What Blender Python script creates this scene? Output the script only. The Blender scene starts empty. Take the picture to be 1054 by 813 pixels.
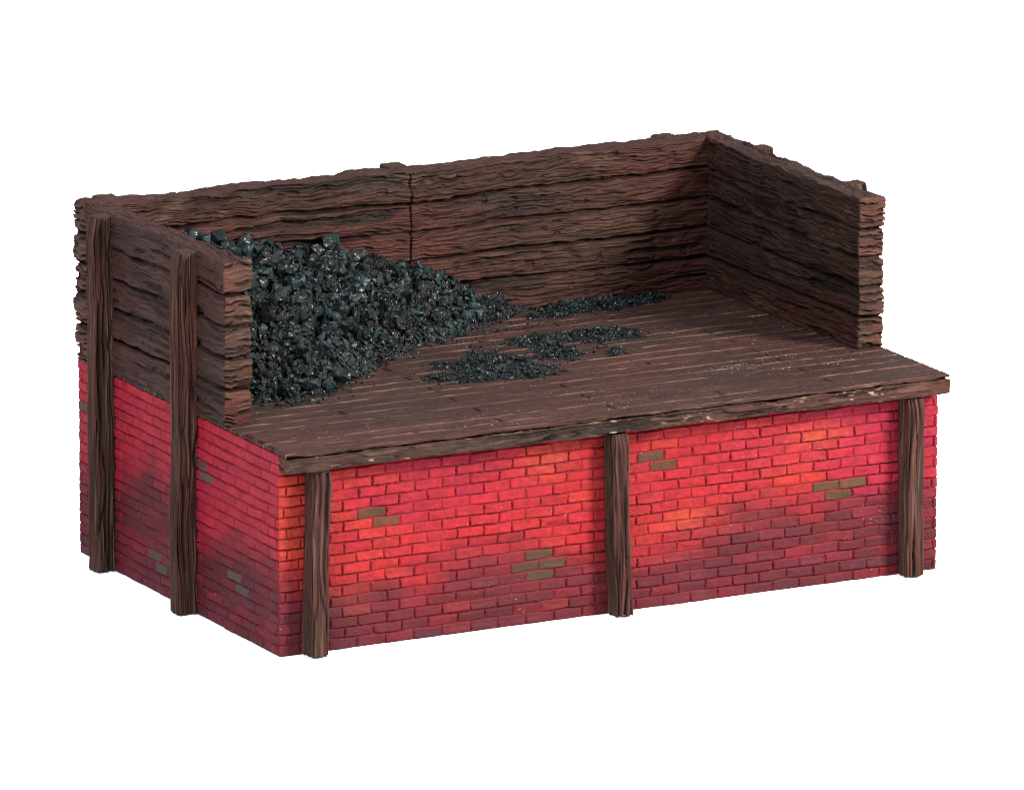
import bpy, bmesh, math
import numpy as np
from mathutils import Matrix, Vector

SC = bpy.context.scene
COL = SC.collection
rng = np.random.default_rng(7)

# ------------------------------------------------------------------ sizes (1 unit = 10 cm of the model)
W, D, H0, H1 = 1.300, 0.8116, 0.3627, 0.6417      # length, depth, deck level, top of the timber walls
T, YD = 0.0497, 0.2035                            # wall thickness, front end of the side walls
OV = 0.036                                        # deck overhang at the front


# ------------------------------------------------------------------ noise
def _hash(i, j, k, seed):
    with np.errstate(over='ignore'):
        h = (i.astype(np.uint32) * np.uint32(374761393) + j.astype(np.uint32) * np.uint32(668265263)
             + k.astype(np.uint32) * np.uint32(2147483647) + np.uint32(seed * 974634777 & 0xffffffff))
        h = (h ^ (h >> np.uint32(13))) * np.uint32(1274126177)
        h = (h ^ (h >> np.uint32(16))) * np.uint32(2246822519)
        h = h ^ (h >> np.uint32(15))
    return h.astype(np.float64) / 4294967295.0


def h1(a, seed=0):
    a = np.asarray(a).astype(np.int64)
    z = np.zeros_like(a)
    return _hash(a, z, z, seed)


def h2(a, b, seed=0):
    a = np.asarray(a).astype(np.int64)
    b = np.asarray(b).astype(np.int64)
    return _hash(a, b, np.zeros_like(a), seed)


def vn(x, y, seed=0):
    """2-D value noise, -1..1"""
    x = np.asarray(x, float); y = np.asarray(y, float)
    xi = np.floor(x); yi = np.floor(y)
    fx = x - xi; fy = y - yi
    xi = xi.astype(np.int64); yi = yi.astype(np.int64)
    ux = fx * fx * (3 - 2 * fx); uy = fy * fy * (3 - 2 * fy)
    a = h2(xi, yi, seed); b = h2(xi + 1, yi, seed); c = h2(xi, yi + 1, seed); d = h2(xi + 1, yi + 1, seed)
    return 2 * ((a * (1 - ux) + b * ux) * (1 - uy) + (c * (1 - ux) + d * ux) * uy) - 1


def fbm(x, y, seed=0, octv=4, gain=.5):
    s = 0; a = 1; n = 0
    for o in range(octv):
        s = s + a * vn(x * 2 ** o + 17.3 * o, y * 2 ** o - 9.1 * o, seed + o * 31)
        n += a; a *= gain
    return s / n


def ss(a, b, x):
    t = np.clip((x - a) / (b - a), 0, 1)
    return t * t * (3 - 2 * t)


def mix(a, b, t):
    t = np.asarray(t)[:, None]
    return np.asarray(a) * (1 - t) + np.asarray(b) * t


def worley(x, y, seed):
    """2-D cells: F1, F2, ids and offset to the nearest feature point"""
    xi = np.floor(x).astype(np.int64); yi = np.floor(y).astype(np.int64)
    f1 = np.full(x.shape, 9.0); f2 = f1.copy()
    bi = xi.copy(); bj = yi.copy(); dx = np.zeros_like(x); dy = np.zeros_like(x)
    for a in (-1, 0, 1):
        for b in (-1, 0, 1):
            ci = xi + a; cj = yi + b
            px = ci + h2(ci, cj, seed); py = cj + h2(ci, cj, seed + 1)
            ex = x - px; ey = y - py
            d = np.sqrt(ex * ex + ey * ey)
            m = d < f1
            f2 = np.where(m, f1, np.minimum(f2, d))
            bi = np.where(m, ci, bi); bj = np.where(m, cj, bj)
            dx = np.where(m, ex, dx); dy = np.where(m, ey, dy)
            f1 = np.where(m, d, f1)
    return f1, f2, bi, bj, dx, dy


# ------------------------------------------------------------------ meshes
def link(name, me, mat, parent=None):
    o = bpy.data.objects.new(name, me)
    COL.objects.link(o)
    me.materials.append(mat)
    if parent is not None:
        o.parent = parent
    return o


def make_mesh(name, V, quads, ngons=(), tris=None, col=None, smooth=True):
    me = bpy.data.meshes.new(name)
    V = np.asarray(V, np.float32)
    loops = [np.asarray(quads, np.int32).ravel()] if quads is not None and len(quads) else []
    starts = [np.arange(len(quads), dtype=np.int32) * 4] if loops else []
    off = len(loops[0]) if loops else 0
    if tris is not None and len(tris):
        loops.append(np.asarray(tris, np.int32).ravel())
        starts.append(off + np.arange(len(tris), dtype=np.int32) * 3)
        off += len(loops[-1])
    for g in ngons:
        loops.append(np.asarray(g, np.int32)); starts.append(np.array([off], np.int32)); off += len(g)
    loops = np.concatenate(loops); starts = np.concatenate(starts)
    me.vertices.add(len(V)); me.vertices.foreach_set('co', V.ravel())
    me.loops.add(len(loops)); me.loops.foreach_set('vertex_index', loops)
    me.polygons.add(len(starts)); me.polygons.foreach_set('loop_start', starts)
    me.polygons.foreach_set('use_smooth', np.full(len(starts), smooth))
    me.update(calc_edges=True)
    if col is not None:
        a = me.attributes.new('paint', 'FLOAT_COLOR', 'POINT')
        c = np.ones((len(V), 4), np.float32); c[:, :col.shape[1]] = col
        a.data.foreach_set('color', c.ravel())
    return me


def lattice(lo, hi, res, skip=(), r=.003, axes=(0, 1, 2)):
    """Surface lattice of a box with rounded edges: points, normals, face id (axis*2+side), quads, ngon caps."""
    lo = np.array(lo, float); hi = np.array(hi, float)
    res = np.array(res if hasattr(res, '__len__') else (res,) * 3, float)
    n = np.maximum(2, np.ceil((hi - lo) / res).astype(int))
    st = np.array([(n[1] + 1) * (n[2] + 1), n[2] + 1, 1])
    quads, keys, fids, caps = [], [], [], []
    for a in range(3):
        b, c = (a + 1) % 3, (a + 2) % 3
        for s in (0, 1):
            I, J = np.meshgrid(np.arange(n[b] + 1), np.arange(n[c] + 1), indexing='ij')
            key = I * st[b] + J * st[c] + s * n[a] * st[a]
            if a * 2 + s in skip:
                per = np.concatenate([key[:-1, 0], key[-1, :-1], key[:0:-1, -1], key[0, :0:-1]])
                caps.append(per if s else per[::-1])
                continue
            q = np.stack([key[:-1, :-1], key[1:, :-1], key[1:, 1:], key[:-1, 1:]], -1).reshape(-1, 4)
            if not s:
                q = q[:, ::-1]
            quads.append(q); keys.append(key.ravel()); fids.append(np.full(key.size, a * 2 + s))
    keys = np.concatenate(keys); fids = np.concatenate(fids)
    uk, first = np.unique(keys, return_index=True)
    fid = fids[first]
    quads = np.searchsorted(uk, np.concatenate(quads))
    caps = [np.searchsorted(uk, c) for c in caps]
    ijk = np.stack([uk // st[0], (uk // st[1]) % (n[1] + 1), uk % (n[2] + 1)], 1)
    P = lo + ijk * (hi - lo) / n
    rr = np.zeros(3); rr[list(axes)] = r
    lo2 = np.where(rr > 0, lo + rr, -1e9); hi2 = np.where(rr > 0, hi - rr, 1e9)
    Q = np.clip(P, lo2, hi2); d = P - Q
    L = np.linalg.norm(d, axis=1, keepdims=True)
    N = d / np.maximum(L, 1e-9)
    return Q + N * r * (L > 1e-9), N, fid, quads, caps


# ------------------------------------------------------------------ materials
def material(name, rough, spec, bump_scale, bump, var=.18, rough_noise=.1, bump_dist=.0015):
    m = bpy.data.materials.new(name); m.use_nodes = True
    nt = m.node_tree; nt.nodes.clear()
    N = nt.nodes.new; L = nt.links.new
    out = N('ShaderNodeOutputMaterial'); bs = N('ShaderNodeBsdfPrincipled'); L(bs.outputs[0], out.inputs[0])
    at = N('ShaderNodeAttribute'); at.attribute_name = 'paint'
    tc = N('ShaderNodeTexCoord')
    nz = N('ShaderNodeTexNoise'); nz.inputs['Scale'].default_value = bump_scale
    nz.inputs['Detail'].default_value = 5; nz.inputs['Roughness'].default_value = .6
    L(tc.outputs['Object'], nz.inputs['Vector'])
    mr = N('ShaderNodeMapRange'); L(nz.outputs['Fac'], mr.inputs['Value'])
    mr.inputs['From Min'].default_value = .3; mr.inputs['From Max'].default_value = .7
    mr.inputs['To Min'].default_value = 1 - var; mr.inputs['To Max'].default_value = 1 + var
    mu = N('ShaderNodeVectorMath'); mu.operation = 'SCALE'
    L(at.outputs['Color'], mu.inputs[0]); L(mr.outputs[0], mu.inputs['Scale'])
    L(mu.outputs[0], bs.inputs['Base Color'])
    n2 = N('ShaderNodeTexNoise'); n2.inputs['Scale'].default_value = bump_scale * .35
    L(tc.outputs['Object'], n2.inputs['Vector'])
    m2 = N('ShaderNodeMapRange'); L(n2.outputs['Fac'], m2.inputs['Value'])
    m2.inputs['From Min'].default_value = .3; m2.inputs['From Max'].default_value = .7
    m2.inputs['To Min'].default_value = rough - rough_noise; m2.inputs['To Max'].default_value = rough + rough_noise
    L(m2.outputs[0], bs.inputs['Roughness'])
    bs.inputs['Specular IOR Level'].default_value = spec
    bp = N('ShaderNodeBump'); bp.inputs['Strength'].default_value = bump; bp.inputs['Distance'].default_value = bump_dist
    L(nz.outputs['Fac'], bp.inputs['Height']); L(bp.outputs[0], bs.inputs['Normal'])
    return m


M_BRICK = material('painted_brick', .65, .10, 900, .35, .14)
M_WOOD = material('stained_timber', .62, .09, 700, .4, .22)
M_DECK = material('stained_deck_boards', .62, .10, 700, .4, .22)
M_COAL = material('coal', .30, .24, 300, .8, .75, .22, .003)

# fresh broken faces of the coal are shiny, the rest is dull
_nt = M_COAL.node_tree; _bs = next(n for n in _nt.nodes if n.type == 'BSDF_PRINCIPLED')
_tc = _nt.nodes.new('ShaderNodeTexCoord'); _nz = _nt.nodes.new('ShaderNodeTexNoise'); _nz.inputs['Scale'].default_value = 130
_nt.links.new(_tc.outputs['Object'], _nz.inputs['Vector'])
for _i, (_a, _b) in {'Specular IOR Level': (.16, .8), 'Roughness': (.45, .10)}.items():
    _m = _nt.nodes.new('ShaderNodeMapRange'); _m.inputs['From Min'].default_value = .58; _m.inputs['From Max'].default_value = .66
    _m.inputs['To Min'].default_value = _a; _m.inputs['To Max'].default_value = _b
    _nt.links.new(_nz.outputs['Fac'], _m.inputs['Value']); _nt.links.new(_m.outputs[0], _bs.inputs[_i])


def sr(*c):
    c = np.array(c, float) / 255
    return np.where(c <= .04045, c / 12.92, ((c + .055) / 1.055) ** 2.4)


# ------------------------------------------------------------------ the bunker
root = bpy.data.objects.new('coal_bunker', None); COL.objects.link(root)
root['label'] = 'model coal bunker with red brick base, dark timber walls and plank deck'
root['category'] = 'coal bunker'

# paint colours (albedo)
RED = np.array((.148, .0052, .0078)); ORANGE = np.array((.172, .0135, .0064)); PINK = np.array((.138, .0052, .0165))
MORTAR = np.array((.112, .0035, .0070)); STAIN = np.array((.030, .0050, .0062)); STAIN2 = np.array((.027, .0056, .0096))
OLIVE = np.array((.030, .0190, .0090)); GREY = np.array((.034, .026, .023))
RUST = np.array((.0255, .0080, .0056)); UMBER = np.array((.0165, .0078, .0050)); DARK = np.array((.0055, .0026, .0023))
TAN = np.array((.068, .038, .026)); PURP = np.array((.0230, .0122, .0116))

# ---- brick base
BL, BH = W / 24, (H0 - .008) / 19


def brick_face(u, z, face, olive, seed):
    u = u + .011
    zw = z + .0010 * vn(u * 30, z * 60, seed + 3)
    row = np.clip(np.floor(zw / BH), 0, 18)
    uu = u / BL + .5 * (row % 2) + .10 * (h1(row, seed + 9) - .5) + .02 * vn(u * 60, z * 90, seed + 4)
    idx = np.floor(uu)
    # every brick has its own joints
    fu = uu - idx
    j0 = .05 * (h2(idx, row, seed + 1) - .5); j1 = .05 * (h2(idx + 1, row, seed + 1) - .5)
    d = np.minimum((fu - j0) * BL, (1 + j1 - fu) * BL)
    fz = zw / BH - row
    k0 = .12 * (h2(idx, row, seed + 2) - .5)
    dz = np.minimum(fz - .02 - .05 * np.abs(k0), 1.0 - .03 * np.abs(k0) - fz) * BH
    dz = np.where(row == 18, np.minimum(dz, 1), dz)
    rnd = np.minimum(d, dz) - .0004 + .0007 * fbm(u * 150, z * 190, seed + 30, 2)
    # worn joints: some nearly closed
    worn = ss(.25, .75, vn(u * 22, z * 55, seed + 5) * .5 + .5)
    prof = ss(0, .0017, rnd)
    depth = .0048 * (1 - .55 * worn)
    hh = prof * depth
    tilt = (h2(idx, row, seed + 6) - .5) * (fu - .5) * .0018 + (h2(idx, row, seed + 7) - .5) * (fz - .5) * .0014
    hh = hh + prof * (tilt + .0012 * (h2(idx, row, seed + 8) - .5))
    hh = hh + .0008 * fbm(u * 150, z * 190, seed + 10, 3) * (.4 + .6 * prof)
    # colour
    pb = h2(idx, row, seed + 11)
    c = mix(RED, ORANGE, ss(.45, 1., .5 * pb + .5 * (vn(u * 5, z * 9, seed + 12) * .5 + .5)) * .75)
    c = mix(c, PINK, ss(.40, .95, .2 * h2(idx, row, seed + 13) + .8 * (vn(u * 4 + 7, z * 7, seed + 14) * .5 + .5)))
    if face == 2:                                            # orange brushed patches on the front
        for ou, oz, rx, rz in ((.035, .235, .06, .085), (.53, .285, .05, .03), (.15, .078, .05, .03), (.80, .15, .06, .02), (1.07, .268, .06, .02)):
            w = np.exp(-((u - ou) / rx) ** 2 - ((z - oz) / rz) ** 2) * (.45 + .55 * h2(idx, row, seed + 20))
            c = mix(c, np.array((.19, .027, .009)), w * .75)
    if face != 2:
        c = mix(c, PINK, .55 + .3 * vn(u * 6, z * 10, seed + 31))
    c = c * (1 + .20 * (h2(idx, row, seed + 15) - .5) + .42 * fbm(u * 90, z * 120, seed + 16, 4, .7))[:, None]
    c = mix(MORTAR, c, prof)
    # brushed-on grime: an irregular band low on the wall, on the brick faces rather than the joints
    if face == 2:
        edge = np.interp(u, [0, .1, .28, .47, .60, .66, .78, .86, .93, 1.0, 1.2, 1.3], [.135, .125, .11, .145, .12, .10, .115, .16, .185, .175, .17, .15])
    else:
        edge = np.interp(u, [-.82, -.7, -.5, -.4, -.3, -.15, 0], [.19, .17, .24, .21, .15, .19, .16])
    bz = (row + .5) * BH
    e2 = edge + .022 * (h2(idx, row, seed + 17) - .5) + .020 * vn(u * 14, z * 22, seed + 18)
    st = ss(-.035, .06, e2 - .55 * bz - .45 * z)
    st = st * (.78 + .22 * (vn(u * 9, z * 30, seed + 19) * .5 + .5)) * (.5 + .5 * prof)
    st = st * (.78 + .22 * ss(.1, .5, h2(idx, row, seed + 27)))
    c = mix(c, mix(STAIN, STAIN2, h2(idx, row, seed + 21)), np.clip(st, 0, 1))
    # mould-green repainted bricks
    for ou, oz in olive:
        r0 = min(18, max(0, int(oz / BH)))
        sel = (row == r0)
        a = (ou / BL + .5 * (r0 % 2) + .10 * (float(h1(np.array([r0]), seed + 9)[0]) - .5))
        sel = sel & (idx == math.floor(a))
        w = sel * prof * (.75 + .25 * ss(-.5, .2, fbm(u * 90, z * 120, seed + 32, 3)))
        c = mix(c, (OLIVE if face == 2 else GREY) * (.85 + .3 * float(h1(np.array([int(ou * 1000)]), 5)[0])), w * .95)
    # stray paint flecks
    fl = ss(.87, .93, vn(u * 300, z * 420, seed + 22)) * ss(.2, .6, vn(u * 11, z * 15, seed + 23))
    c = mix(c, np.array((.25, .08, .05)), fl * .7)
    return hh, c


def build_base():
    P, N, fid, q, caps = lattice((0, 0, 0), (W, D, H0 - .008), .00125, skip=(4, 5), r=.004, axes=(0, 1))
    h = np.zeros(len(P)); c = np.zeros((len(P), 3))
    olF = [(.177, .228), (.205, .211), (.498, .122), (.473, .104), (.524, .104), (.498, .086), (.713, .263), (.740, .246),
           (1.069, .173), (1.122, .176), (1.092, .158)]
    olL = [(-.285, .277), (-.262, .258), (-.462, .066), (-.437, .048), (-.145, .100), (-.112, .083), (-.789, .262)]
    for f, (ua, sg, ol, seed) in {2: (0, 1, olF, 100), 3: (0, 1, [], 140), 0: (1, -1, olL, 100), 1: (1, 1, [], 180)}.items():
        m = fid == f
        hh, cc = brick_face(sg * P[m, ua], P[m, 2], f, ol, seed)
        h[m] = hh; c[m] = cc
    ce = np.minimum(np.minimum(P[:, 0], W - P[:, 0]), 9) + np.minimum(P[:, 1], D - P[:, 1])   # how far from the vertical arrises
    h = .0030 + (h - .0030) * (.4 + .6 * ss(.002, .007, ce))
    V = P + N * (h - .0048)[:, None]
    return link('brick_base', make_mesh('brick_base', V, q, caps, col=c), M_BRICK, root)


# ---- timber
def wood(u, v, seed, amp=1., red=.5, dry=.5, coarse=1.):
    """u along the grain, v across: relief and colour of a rough cast-timber surface"""
    vv = v + .0045 * fbm(u * 4, v * 9, seed, 3) + .0022 * vn(u * 24, v * 40, seed + 1)
    kn = vn(u * 9, v * 22, seed + 41)
    vv = vv + .006 * ss(.55, .95, kn)
    a = vn(u * 17, vv * 240 / coarse, seed + 2)
    b = vn(u * 34, vv * 400 / coarse, seed + 3)
    e = vn(u * 9, vv * 90 / coarse, seed + 13)
    crack = ss(.30, .54, vn(u * 9, vv * 110 / coarse, seed + 4)) * ss(-.4, .2, vn(u * 6, v * 14, seed + 5))
    gouge = ss(.66, .82, vn(u * 34, v * 95, seed + 6))
    val = (1 - ss(.0, .34, np.abs(a))) * (.55 + .45 * ss(-.5, .4, vn(u * 10, v * 40, seed + 14)))
    val2 = (1 - ss(.0, .40, np.abs(e))) * .6
    h = -.0026 * val - .0013 * val2 + .0007 * b - .0046 * crack - .0028 * gouge + .0019 * fbm(u * 20, v * 36, seed + 7, 3) + .0008 * fbm(u * 90, v * 160, seed + 15, 2)
    t = fbm(u * 3.2, v * 6, seed + 8, 3) * .9 + .5 + (red - .5)
    c = mix(UMBER, RUST, ss(.15, .85, t))
    c = c * (1 + .5 * fbm(u * 16, vv * 80, seed + 9, 4))[:, None]
    c = mix(c, DARK, np.clip(.75 * crack + .35 * gouge + .35 * val, 0, 1))
    hi = (1 - val) * ss(.0, .9, .5 * b + .5 * vn(u * 45, v * 90, seed + 11) + .35 * e) * ss(-.35, .55, fbm(u * 6, v * 14, seed + 12, 2) + dry - .5)
    c = mix(c, TAN, .58 * hi * dry * 2)
    return h * amp, c


def endgrain(a, z, seed):
    """sawn plank ends: short ragged horizontal cracks"""
    zz = z + .004 * vn(a * 40, z * 25, seed) + .0022 * vn(a * 110, z * 60, seed + 1)
    n = vn(a * 26, zz * 290, seed + 2); n2 = vn(a * 70, zz * 500, seed + 3)
    crack = ss(.18, .48, n)
    h = .0012 * n2 - .0050 * crack - .0015 * ss(.3, .8, n2) + .0015 * vn(a * 60, z * 60, seed + 4)
    c = mix(UMBER * 1.5, RUST * 1.45, ss(-.5, .6, vn(a * 20, z * 26, seed + 5)))
    c = mix(c, TAN, .55 * ss(-.1, -.7, n) * ss(-.4, .5, n2))
    c = mix(c, DARK, crack * .8)
    return h, c


def planks(u, z, seed, bounds, vary, depth=.0075):
    """grooves between horizontal planks, with bulging planks"""
    h = np.zeros_like(u); g = np.zeros_like(u)
    zw = z + .0035 * vn(u * 5, z * 3, seed) + .0012 * vn(u * 28, z * 8, seed + 1)
    for k, b in enumerate(bounds):
        w = .0024 + .0016 * (vn(u * 9 + 13 * k, u * 0 + k, seed + 2) * .5 + .5)
        s = 1 - ss(w * .45, w * 1.5, np.abs(zw - b))
        s = s * (1 - vary + vary * ss(-.25, .25, vn(u * 6 + 31 * k, u * 0 + k, seed + 3)))
        g = np.maximum(g, s)
    bb = np.array([H0 - .002] + list(bounds) + [H1 + .01])
    i = np.clip(np.searchsorted(bb, zw) - 1, 0, len(bb) - 2)
    f = np.clip((zw - bb[i]) / (bb[i + 1] - bb[i]), 0, 1)
    bulge = .0022 * (1 - (2 * f - 1) ** 4) + .0030 * (h1(i, seed + 4) - .5)
    return bulge - depth * g, g, i


ZB = [H0 + .2790 * k / 5 + d for k, d in ((1, .004), (2, .002), (3, 0), (4, -.001))]


def corner_warp(V):
    """the cast walls are not quite level: left front corner a touch high, right front a touch low"""
    x, y, z = V[:, 0], V[:, 1], V[:, 2]
    k = np.clip((z - H0) / (H1 - H0), 0, 1.1)
    fy = np.clip((D - T - y) / (D - T - YD), 0, 1)
    fx = np.clip(x / W, 0, 1)
    V[:, 2] += k * (fy * (.0065 * (1 - fx) - .0065 * fx) + .0035 * (1 - fy) * np.clip(fx * 1.4 - .3, 0, 1))
    V[:, 2] += k * (.0024 * vn(x * 9, y * 9, 77) + .0022 * vn(x * 24, y * 24, 78) + .0018 * vn(x * 75, y * 75, 79))
    return V


def build_wall(name, lo, hi, along, seed, red_in, red_out, joints=(), outer_vary=.9, inner_shade=1.):
    P, N, fid, q, caps = lattice(lo, hi, .0010, skip=(4,), r=.0045, axes=(0, 1, 2))
    # keep the foot square: it stands on the base
    h = np.zeros(len(P)); c = np.zeros((len(P), 3))
    ac = 1 - along
    for f in (0, 1, 2, 3, 5):
        m = fid == f
        if not m.any():
            continue
        u, z, ax = P[m, along], P[m, 2], P[m, ac]
        sd = seed + 50 * f
        if f == 5:
            hh, cc = wood(u, ax, sd, 1.0, .55, .55)
            cc = mix(cc, PURP, .45 * np.ones(len(u)))
        elif f // 2 == along:
            hh, cc = endgrain(ax, z, sd)
            pl, g, i = planks(u * 0 + ax * .4, z, seed + 7, ZB, .15, .0080)
            hh = hh + pl + .006 * (h1(i, seed + 21) - .5)
            cc = mix(cc, DARK, g * .8)
        else:
            inner = (f == 2 and along == 0) or (f == 1 and along == 1 and lo[0] < .5) or (f == 0 and along == 1 and lo[0] > .5)
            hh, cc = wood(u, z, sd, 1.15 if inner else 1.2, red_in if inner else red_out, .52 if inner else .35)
            cc = cc * (inner_shade if inner else 1)  # inner face coloured darker for the shade inside the enclosure
            if not inner:
                cc = mix(cc, PURP, .45 * np.ones(len(u)))
            pl, g, i = planks(u, z, sd + 7, ZB, .5 if inner else outer_vary, .0095 if inner else .0115)
            hh = hh + pl
            for jx in joints:
                w = .0016 + .0006 * vn(z * 60, z * 0, sd)
                s = 1 - ss(w * .5, w * 1.6, np.abs(u - jx - .0012 * vn(z * 40, z * 0, sd + 1)))
                hh = hh - .005 * s; g = np.maximum(g, s)
            cc = mix(cc, DARK, g * .85)
        h[m] = hh; c[m] = cc
    # fade the relief out where the foot meets the base
    V = P + N * h[:, None]
    q3 = P[:, 2] * 47
    for k in range(2):
        V[:, k] += .0016 * vn(P[:, along] * 40 + 11 * k, q3 + P[:, ac] * 30, seed + 33 + k) * ss(H0, H0 + .02, P[:, 2])
    V = corner_warp(V)
    return link(name, make_mesh(name, V, q, caps, col=c), M_WOOD, root)


def build_post(x0, y0, side, zt, seed, lean=0., wid=.034, dep=.037):
    """a rough upright; side = which face of the bunker it is nailed to"""
    if side == 'front':
        lo, hi, ua, da = (x0, -dep, 0), (x0 + wid, .004, zt), 0, 1
    elif side == 'back':
        lo, hi, ua, da = (x0, D - .004, 0), (x0 + wid, D + dep, zt), 0, 1
    elif side == 'left':
        lo, hi, ua, da = (-dep, y0, 0), (.004, y0 + wid, zt), 1, 0
    else:
        lo, hi, ua, da = (W - .004, y0, 0), (W + dep, y0 + wid, zt), 1, 0
    P, N, fid, q, caps = lattice(lo, hi, (.0009, .0009, .0016), skip=(4,), r=.0065, axes=(0, 1, 2))
    h = np.zeros(len(P)); c = np.zeros((len(P), 3))
    # unroll the four faces so that the grain runs on round the edges
    cx, cy = (lo[0] + hi[0]) / 2, (lo[1] + hi[1]) / 2
    ang = np.arctan2((P[:, 1] - cy) / (hi[1] - lo[1]), (P[:, 0] - cx) / (hi[0] - lo[0]))
    per = np.where((fid // 2) == 0, P[:, 1] - lo[1] + .2 * (fid % 2), P[:, 0] - lo[0] + .5 + .2 * (fid % 2))
    z = P[:, 2]
    vv = per + .005 * vn(z * 7, per * 20, seed) + .0025 * vn(z * 18, per * 60, seed + 1)
    a = vn(z * 7, vv * 210, seed + 2); b = vn(z * 16, vv * 420, seed + 3); e = vn(z * 6, vv * 150, seed + 12)
    crack = np.maximum(ss(.16, .44, a) * ss(-.6, .1, vn(z * 11, vv * 60, seed + 4)), .7 * (1 - ss(0, .22, np.abs(e))))
    hh = -.0050 * crack + .0012 * b + .0012 * vn(z * 30, per * 80, seed + 5)
    cc = mix(UMBER * 1.05, RUST, ss(-.6, .3, vn(z * 6, per * 30, seed + 6)))
    cc = cc * (1.12 + .3 * fbm(z * 12, vv * 70, seed + 7, 3))[:, None]
    cc = mix(cc, TAN, .55 * ss(-.05, -.6, a) * ss(-.2, .5, b + .4 * vn(z * 9, per * 30, seed + 8)))
    cc = mix(cc, DARK, crack * .8)
    if fid.max() >= 5:
        m = fid == 5
        hh[m] = .0015 * fbm(P[m, 0] * 90, P[m, 1] * 90, seed + 9, 3)
        cc[m] = mix(PURP, RUST, .5 + .5 * vn(P[m, 0] * 60, P[m, 1] * 60, seed))
    V = P + N * hh[:, None]
    # hewn by hand: it wanders, and leans a little
    k = z / zt
    V[:, ua] += lean * (k - .5) + .0022 * vn(z * 6, z * 0, seed + 10)
    out = -1 if side in ('front', 'left') else 1
    face = (P[:, da] - (lo[da] if out > 0 else hi[da])) * out / (hi[da] - lo[da])
    V[:, da] += out * np.clip(face, 0, 1) * (.0024 * vn(z * 7, z * 0, seed + 11) - .004 * ss(.93, 1., k))
    return link('post', make_mesh('post', V, q, caps, col=cc), M_WOOD, root)


# ---- deck
XF = [.04, .108, .221, .299, .36, .42, .514, .60, .681, .742, .781, .88, .97]
YF = [.315, .322, .338, .372, .425, .475, .545, .60, .648, .665, .71, .765, .80]
def build_deck():
    y0 = -OV
    P, N, fid, q, caps = lattice((-.001, y0, H0 - .0075), (W + .001, D - T - .004, H0), (.0016, .0015, .0015), skip=(4,), r=.0025)
    x, y, z = P.T
    PB = .043
    yw = y - y0 + .0007 * vn(x * 12, y * 30, 301)
    i = np.floor(yw / PB); f = (yw / PB - i) * PB
    d = np.minimum(f, PB - f)
    line = 1 - ss(.0006, .0020, d)
    lip = np.exp(-((f - .0034) / .0015) ** 2) * ss(-.9, .1, vn(x * 7, i, 302))       # raised burr beside each joint
    jt = np.zeros(len(P))
    for k in range(7):
        jx = .004 + .2165 * k + .004 * (h1(i, 303 + k) - .5)
        on = ((i % 2 == 1) & (h1(i, 311 + k) > .12)) | (h1(i, 321 + k) > .93)
        jt = np.maximum(jt, on * (1 - ss(.0016, .0034, np.abs(x - jx))) * ss(.003, .007, d))
    hw, c = wood(x, y, 330, .55, .6, .40)
    h = hw * .8 - .0022 * line + .0009 * lip - .0055 * jt + .0006 * (h1(i, 340) - .5)
    c = mix(c, PURP * .95, .4 * np.ones(len(P)))
    c = c * (1.12 + .25 * (h1(i, 341) - .5) + .55 * fbm(x * 150, y * 240, 346, 4, .7) + .16 * fbm(x * 9, y * 12, 347, 3))[:, None]
    c = mix(c, TAN * 2.0, np.clip(lip, 0, 1) * ss(-1., .0, vn(x * 45, i * 7.7, 349)) * (.32 + .45 * ss(-.2, .6, vn(x * 30, i * 3.3, 342))))
    c = mix(c, DARK, np.clip(.75 * line + .85 * jt, 0, 1))
    foot = np.interp(x, XF, YF)
    du = np.exp(-np.maximum(foot - y, 0) / .05) * (x < 1.0) + .6 * np.exp(-((x - .62) / .14) ** 2 - ((y - .38) / .09) ** 2) + .6 * np.exp(-((x - .85) / .12) ** 2 - ((y - .48) / .10) ** 2) + .7 * np.exp(-((x - 1.05) / .16) ** 2 - ((y - .74) / .06) ** 2)
    du = np.clip(du, 0, 1) * ss(-.25, .55, fbm(x * 45, y * 60, 348, 4))
    c = mix(c, np.array((.006, .009, .0095)), .75 * du)
    # white scuffs and grit on the boards
    gr = ss(.80, .92, vn(x * 260, y * 300, 343)) * ss(-.1, .7, vn(x * 9, y * 14, 344) + .5 * x - .8 * y)
    gx = np.exp(-((x - 1.006) / .05) ** 2 - ((y - .184) / .022) ** 2)
    gr = np.maximum(gr * .6, ss(.45, .75, vn(x * 170, y * 300, 345)) * gx)
    c = mix(c, np.array((.20, .18, .165)), np.clip(gr, 0, 1) * .8)
    h = h + .0006 * gr
    # front edge: bright where the paint is rubbed
    e = (fid == 2)
    hb, cb = wood(x, z * 1., 350, .6, .6, .8)
    h = np.where(e, hb * .8, h); c = np.where(e[:, None], cb, c)
    V = P + N * h[:, None]
    V[:, 1] += np.where(V[:, 1] < 0, .0016 * vn(x * 16, x * 0, 351), 0)
    return link('deck', make_mesh('deck', V, q, caps, col=c), M_DECK, root)


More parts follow.
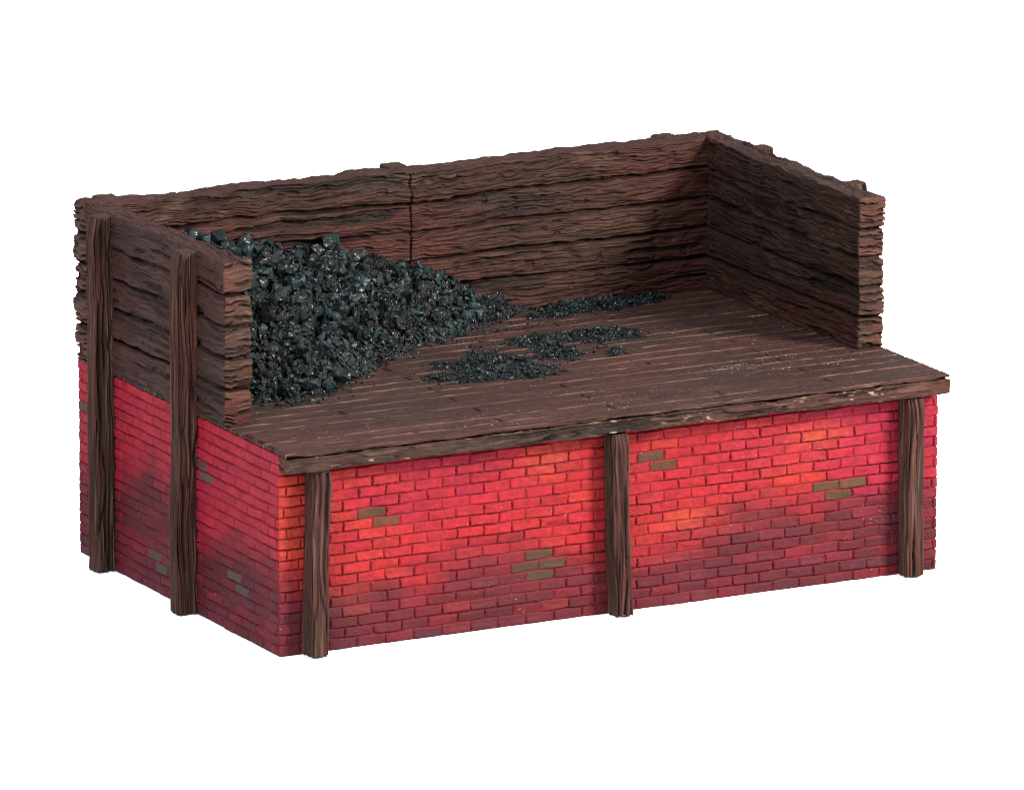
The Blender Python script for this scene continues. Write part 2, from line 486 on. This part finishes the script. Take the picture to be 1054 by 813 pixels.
def build_beam():
    lo, hi = (.001, -OV - .003, H0 - .034), (W + .000, .002, H0 - .0085)
    P, N, fid, q, caps = lattice(lo, hi, (.0014, .0014, .0012), r=.004)
    x, y, z = P.T
    v = np.where(fid // 2 == 1, z, y + .7)
    h, c = wood(x, v, 360, 1.1, .45, .6, 1.2)
    chip = ss(.46, .66, vn(x * 70, v * 420, 371)) * ss(.0, .5, vn(x * 9, v * 60, 372)) * ss(-.3, .4, vn(x * 160, v * 400, 376))
    c = mix(c, np.array((.15, .105, .075)), chip * .85)
    h = h - .0028 * ss(.45, .8, vn(x * 20, v * 120, 373)) + .0012 * vn(x * 30, z * 60, 374)
    e = fid // 2 == 0
    he, ce = endgrain(y, z, 380)
    h = np.where(e, he, h); c = np.where(e[:, None], ce, c)
    V = P + N * h[:, None]
    V[:, 2] += .0012 * vn(x * 9, x * 0, 375) * (P[:, 2] < H0 - .02)
    return link('edge_beam', make_mesh('edge_beam', V, q, caps, col=c), M_WOOD, root)


build_base()
build_deck()
build_beam()
build_wall('back_wall', (-.001, D - T, H0 - .010), (W + .001, D + .001, H1), 0, 400, .62, .5, joints=(.642,))
build_wall('side_wall', (-.001, YD, H0 - .004), (T, D - T - .0015, H1), 1, 700, .6, .5, outer_vary=.45)
build_wall('side_wall', (W - T, YD, H0 - .004), (W + .001, D - T - .0015, H1), 1, 1000, .55, .5, inner_shade=.8)
zf = H0 - .036
for k, x in enumerate((.049, .631, 1.217)):
    build_post(x, 0, 'front', zf, 1300 + 40 * k, lean=(.004, -.003, .002)[k])
build_post(0, .655, 'left', H1 + .002, 1500, lean=.0)
build_post(0, .318, 'left', H1 + .006, 1540, lean=-.018)
build_post(0, .315, 'right', H1 - .004, 1580)
build_post(0, .655, 'right', H1 - .001, 1620)
for k, x in enumerate((.047, .617, 1.175)):
    build_post(x, 0, 'back', H1 + (.000, .002, .003)[k], 1700 + 40 * k, wid=.042)


# ------------------------------------------------------------------ coal
def lump_templates(n, rough):
    out = []
    for k in range(n):
        bm = bmesh.new()
        if rough:                                            # a broken lump: an ico-sphere cut by random planes and roughened
            bmesh.ops.create_icosphere(bm, subdivisions=3, radius=1)
            V = np.array([v.co[:] for v in bm.verts])
            nrm = rng.normal(size=(20, 3)); nrm /= np.linalg.norm(nrm, axis=1, keepdims=True)
            cut = rng.uniform(.45, .85, 20)
            t = V @ nrm.T
            r = np.min(np.where(t > .05, cut / np.maximum(t, .05), 9), axis=1)
            r = np.minimum(r, 1.1) * (1 + .09 * vn(V[:, 0] * 5 + k, V[:, 1] * 5 + V[:, 2] * 4, 900 + k) + .06 * vn(V[:, 0] * 11, V[:, 1] * 11 + V[:, 2] * 9 + k, 950 + k))
            V = V * r[:, None] * np.array((1.25, rng.uniform(.7, 1), rng.uniform(.45, .9)))
        else:
            p = rng.normal(size=(int(rng.integers(10, 22)), 3)); p /= np.linalg.norm(p, axis=1, keepdims=True)
            p *= rng.uniform(.72, 1.05, (len(p), 1)); p *= np.array((1, rng.uniform(.65, 1), rng.uniform(.45, .85)))
            vs = [bm.verts.new(q) for q in p]
            bmesh.ops.convex_hull(bm, input=vs)
            bmesh.ops.delete(bm, geom=[v for v in bm.verts if not v.link_faces], context='VERTS')
            bm.verts.index_update()
            V = np.array([v.co[:] for v in bm.verts])
        F = np.array([[v.index for v in f.verts] for f in bm.faces])
        out.append((V, F)); bm.free()
    return out


TPL = lump_templates(14, False) + lump_templates(8, True)


def rand_rot(n):
    q = rng.normal(size=(n, 4)); q /= np.linalg.norm(q, axis=1, keepdims=True)
    w, x, y, z = q.T
    return np.stack([1 - 2 * (y * y + z * z), 2 * (x * y - z * w), 2 * (x * z + y * w),
                     2 * (x * y + z * w), 1 - 2 * (x * x + z * z), 2 * (y * z - x * w),
                     2 * (x * z - y * w), 2 * (y * z + x * w), 1 - 2 * (x * x + y * y)], 1).reshape(n, 3, 3)


COALC = np.array((.0036, .0075, .0076))


def coal_body(hf, x0, x1, y0, y1, res, facet, lumps, seed, extra=()):
    """a mound: a facetted skin over height function hf(x,y) (above the deck) with lumps bedded in it"""
    nx, ny = int((x1 - x0) / res), int((y1 - y0) / res)
    X, Y = np.meshgrid(np.linspace(x0, x1, nx + 1), np.linspace(y0, y1, ny + 1), indexing='ij')
    x = X.ravel(); y = Y.ravel()
    base = hf(x, y)

    def rough(x, y):
        s = 0; ids = 0
        wx = x + .004 * vn(x * 70, y * 70, seed); wy = y + .004 * vn(x * 70 + 9, y * 70, seed + 1)
        for k, (cell, a) in enumerate(facet):
            f1, f2, i, j, dx, dy = worley(wx / cell, wy / cell, seed + 10 * k)
            s = s + a * ((h2(i, j, seed + 2 + k) - .5) * 1.3 + 1.3 * (h2(i, j, seed + 3 + k) - .5) * dx + 1.3 * (h2(i, j, seed + 4 + k) - .5) * dy
                         - .55 * (1 - ss(.0, .22, f2 - f1)))
        return s
    env = ss(.0, .03, base)
    z = base + rough(x, y) * (.25 + .75 * env)
    z = np.where(base <= -.0035, -.0035, np.maximum(z, -.0035 + np.minimum(base + .0035, 0.0035)))
    ok = (base > -.003).reshape(X.shape)
    idx = np.arange(len(x)).reshape(X.shape)
    m = ok[:-1, :-1] & ok[1:, :-1] & ok[1:, 1:] & ok[:-1, 1:]
    q = np.stack([idx[:-1, :-1], idx[1:, :-1], idx[1:, 1:], idx[:-1, 1:]], -1)[m]
    t = np.concatenate([q[:, [0, 1, 2]], q[:, [0, 2, 3]]])
    used, inv = np.unique(t, return_inverse=True); t = inv.reshape(-1, 3)
    V = [np.stack([x[used], y[used], H0 + z[used]], 1)]; F = [t]
    C = [.2 * COALC * (1 + .5 * fbm(x[used] * 60, y[used] * 60, seed + 5, 3))[:, None]]  # skin coloured darker than the lumps, standing in for shade in the gaps
    off = len(used)
    L = []
    for (n, smin, smax, pw, where) in lumps:
        px = rng.uniform(x0, x1, n * 6); py = rng.uniform(y0, y1, n * 6)
        hb = hf(px, py); g = where(px, py, hb)
        keep = rng.uniform(size=len(px)) < g
        px, py, hb = px[keep][:n], py[keep][:n], hb[keep][:n]
        s = smin + (smax - smin) * rng.uniform(size=len(px)) ** pw
        s = np.minimum(s, .0055 + .30 * np.maximum(hb, 0))
        pz = hb + np.where(hb > .004, .6 * rough(px, py) + s * rng.uniform(-.5, .75, len(px)), s * .35)
        L.append(np.stack([px, py, H0 + np.maximum(pz, s * .30), s], 1))
    if len(extra):
        L.append(np.array(extra))
    L = np.concatenate(L)
    R = rand_rot(len(L)); tid = np.where((L[:, 3] > .008) & (rng.uniform(size=len(L)) < .25), rng.integers(14, 22, len(L)), rng.integers(0, 14, len(L)))
    for k, (tv, tf) in enumerate(TPL):
        sel = np.where(tid == k)[0]
        if not len(sel):
            continue
        vv = np.einsum('nij,vj->nvi', R[sel], tv) * L[sel, 3][:, None, None] + L[sel, :3][:, None, :]
        vv[:, :, 0] = np.clip(vv[:, :, 0], T + .001, W - T - .001); vv[:, :, 1] = np.minimum(vv[:, :, 1], D - T - .001)
        ff = tf[None] + (off + np.arange(len(sel)) * len(tv))[:, None, None]
        V.append(vv.reshape(-1, 3)); F.append(ff.reshape(-1, 3))
        b = (rng.uniform(0, 1, len(sel)) ** 1.5 * 1.9 + .12) * (.25 + 1.5 * ss(-.45, .5, fbm(L[sel, 0] * 26, (L[sel, 1] + L[sel, 2]) * 26, seed + 60, 2)))
        cc = np.repeat(COALC[None] * b[:, None], len(tv), 0) * rng.uniform(.55, 1.5, (len(sel) * len(tv), 1))
        C.append(cc); off += len(sel) * len(tv)
    return np.concatenate(V), np.concatenate(F), np.concatenate(C)


XB = [.04, .14, .20, .296, .402, .489, .597, .656, .734, .794, .874, .93, 1.0]
ZBK = [.205, .205, .200, .185, .162, .152, .120, .100, .068, .038, .019, .010, -.004]


def heap_h(x, y):
    zb = np.interp(x, XB, ZBK); yf = np.interp(x, XF, YF) + .020 * vn(x * 20, y * 20, 2001) + .012 * vn(x * 60, y * 60, 2002)
    s = np.clip((y - yf) / np.maximum(D - T - yf, .03), -.3, 1)
    g = np.where(s > 0, np.abs(s) ** .80, 0)
    h = zb * g + np.where(s < 0, s * .04, 0)
    h = h + (.012 * fbm(x * 13, y * 13, 2003, 3) + (.006 - .046 * ss(.1, .6, vn(x * 24, y * 24, 2009)) - .028 * ss(.1, .5, vn(x * 52, y * 52, 2010))) * ss(.01, .07, D - T - y)) * ss(.015, .08, h)
    h = np.where(zb <= 0, -.004, h)
    return np.clip(h, -.004, .24)


def seg(px, py, ax, ay, bx, by):
    t = np.clip(((px - ax) * (bx - ax) + (py - ay) * (by - ay)) / ((bx - ax) ** 2 + (by - ay) ** 2), 0, 1)
    return np.hypot(px - ax - t * (bx - ax), py - ay - t * (by - ay))


def patch_h(segs, hmax, seed):
    def f(x, y):
        d = np.full(np.shape(x), -1.)
        for ax, ay, bx, by, r in segs:
            d = np.maximum(d, 1 - seg(x, y, ax, ay, bx, by) / r)
        d = d - .16 + 1.05 * fbm(x * 38, y * 44, seed, 5, .72)
        return np.clip(hmax * np.minimum(d, .6) * 1.6, -.0036, 1)
    return f


def finish(name, data, label, cat, origin):
    V, F, C = data
    o = np.array(origin)
    me = make_mesh(name, V - o, None, tris=F, col=C, smooth=False)
    ob = link(name, me, M_COAL)
    ob.location = origin
    ob['label'] = label; ob['category'] = cat
    return ob


big = lambda x, y, h: (h > .012) * np.clip(1.15 - 1.3 * x, .08, 1)
mid = lambda x, y, h: (h > .004) * 1.0
fine = lambda x, y, h: (h > -.001) * 1.0
stray = lambda x, y, h:  (h < .004) * np.exp(-np.abs(np.interp(x, XF, YF) - y) / .022) * (vn(x * 30, y * 30, 2050) > -.25)
crumbs = lambda x, y, h: (h < 0) * ss(-.1, .5, fbm(x * 22, y * 30, 2060, 3)) * np.exp(-((x - .72) / .22) ** 2 - ((y - .57) / .15) ** 2) * (y < D - T - .006)
extra = [(.192, .738, .575, .024), (.214, .728, .566, .018), (.175, .735, .562, .022), (.310, .372, H0 + .016, .022), (.235, .350, H0 + .018, .026),
         (.275, .352, H0 + .012, .016), (.345, .408, H0 + .010, .014), (.175, .340, H0 + .012, .018)]
finish('coal_heap', coal_body(heap_h, T + .001, .985, .28, D - T - .001, .0026, ((.040, .015), (.020, .009), (.010, .005)),
       ((430, .010, .026, 2.0, big), (3200, .0045, .0125, 1.5, mid), (4500, .002, .005, 1.5, fine), (1500, .0014, .0042, 1.8, stray), (1100, .0012, .0042, 2., crumbs)), 2100, extra),
       'heap of glossy black coal lumps piled in the left corner of the timber walls', 'coal heap', (.35, .58, H0))
P1 = patch_h(((.50, .345, .66, .335, .050), (.56, .42, .66, .42, .045), (.64, .47, .67, .36, .03), (.56, .31, .64, .30, .03)), .0042, 2301)
P2 = patch_h(((.765, .53, .93, .52, .042), (.775, .50, .775, .41, .030), (.74, .42, .76, .39, .028), (.84, .37, .87, .40, .012)), .0045, 2401)
P3 = patch_h(((.93, .745, 1.12, .735, .034), (.95, .71, 1.06, .715, .028), (.86, .70, .95, .70, .018)), .006, 2501)
fa = ((.020, .0045), (.009, .0035))
for f, box, lab, org in ((P1, (.40, .76, .22, .52), 'flat patch of dark coal grit on the deck, nearest the front edge', (.6, .37, H0)),
                         (P2, (.68, 1.0, .33, .60), 'ragged forked patch of coal grit out in the middle of the deck boards', (.82, .48, H0)),
                         (P3, (.82, 1.24, .64, D - T - .001), 'low strip of coal grit along the foot of the back timber wall', (1.03, .73, H0))):
    finish('coal_patch', coal_body(f, *box, .0020, fa, ((900, .0018, .0046, 1.8, lambda x, y, h: (h > .0) * 1.), (170, .004, .008, 1.5, lambda x, y, h: (h > .003) * 1.),
           (140, .0012, .0028, 1.5, lambda x, y, h: np.exp(-np.abs(np.minimum(h, 0)) / .0022) * (h < 0) * (h > -.0035))), int(org[0] * 1000) + 2600), lab, 'coal patch', org)

# ------------------------------------------------------------------ the white surface it stands on
me = bpy.data.meshes.new('ground')
me.from_pydata([(-60, -60, 0), (60, -60, 0), (60, 60, 0), (-60, 60, 0)], [], [(0, 1, 2, 3)])
mg = bpy.data.materials.new('white_paper'); mg.use_nodes = True
b = mg.node_tree.nodes['Principled BSDF']
b.inputs['Roughness'].default_value = .9; b.inputs['Specular IOR Level'].default_value = .1
nz = mg.node_tree.nodes.new('ShaderNodeTexNoise'); nz.inputs['Scale'].default_value = 40
mr = mg.node_tree.nodes.new('ShaderNodeMix'); mr.data_type = 'RGBA'
mr.inputs[6].default_value = (.90, .90, .90, 1); mr.inputs[7].default_value = (.93, .93, .93, 1)
mg.node_tree.links.new(nz.outputs['Fac'], mr.inputs[0]); mg.node_tree.links.new(mr.outputs[2], b.inputs['Base Color'])
g = link('ground', me, mg); g['kind'] = 'structure'
g.location.z = -.0005

# ------------------------------------------------------------------ light: a white studio with softboxes
wd = bpy.data.worlds.new('World'); SC.world = wd; wd.use_nodes = True
bg = wd.node_tree.nodes['Background']
bg.inputs['Color'].default_value = (.95, .97, 1.0, 1); bg.inputs['Strength'].default_value = 1.05


def softbox(name, loc, target, size, power, color):
    l = bpy.data.lights.new(name, 'AREA'); l.shape = 'RECTANGLE'; l.size = size[0]; l.size_y = size[1]
    l.energy = power; l.color = color
    o = bpy.data.objects.new(name, l); COL.objects.link(o)
    o.location = loc
    o.rotation_euler = (Vector(target) - Vector(loc)).to_track_quat('-Z', 'Y').to_euler()
    return o


softbox('key_softbox', (4.4, -4.7, 3.9), (.6, .3, .3), (1.5, 1.5), 1750, (1, .95, .88))
softbox('left_softbox', (-3.6, -2.4, 4.6), (.4, .4, .3), (2.5, 2.5), 660, (.86, .90, 1))

# ------------------------------------------------------------------ camera (solved from the photograph)
cam = bpy.data.cameras.new('camera'); co = bpy.data.objects.new('camera', cam); COL.objects.link(co)
az, el, roll, dist = -0.4830945784661326, 0.2335238461220037, 0.0008380389353659447, 15.063623481704363
dv = Vector((math.cos(el) * math.sin(az), -math.cos(el) * math.cos(az), math.sin(el)))
tg = Vector((0.7621966752462793, 0.5987706878288713, .25))
xv = Vector((0, 0, 1)).cross(dv).normalized(); yv = dv.cross(xv)
c_, s_ = math.cos(roll), math.sin(roll)
xv, yv = c_ * xv + s_ * yv, -s_ * xv + c_ * yv
mw = Matrix((xv, yv, dv)).transposed().to_4x4(); mw.translation = tg + dv * dist
co.matrix_world = mw
cam.sensor_width = 36; cam.sensor_fit = 'HORIZONTAL'; cam.lens = 8617.22 / 1054 * 36
cam.clip_start = .1; cam.clip_end = 300
SC.camera = co

SC.view_settings.view_transform = 'Standard'; SC.view_settings.look = 'None'
SC.view_settings.exposure = 0; SC.view_settings.gamma = 1
SC.render.engine = 'CYCLES'
SC.cycles.max_bounces = 6
SC.cycles.filter_width = 1.0
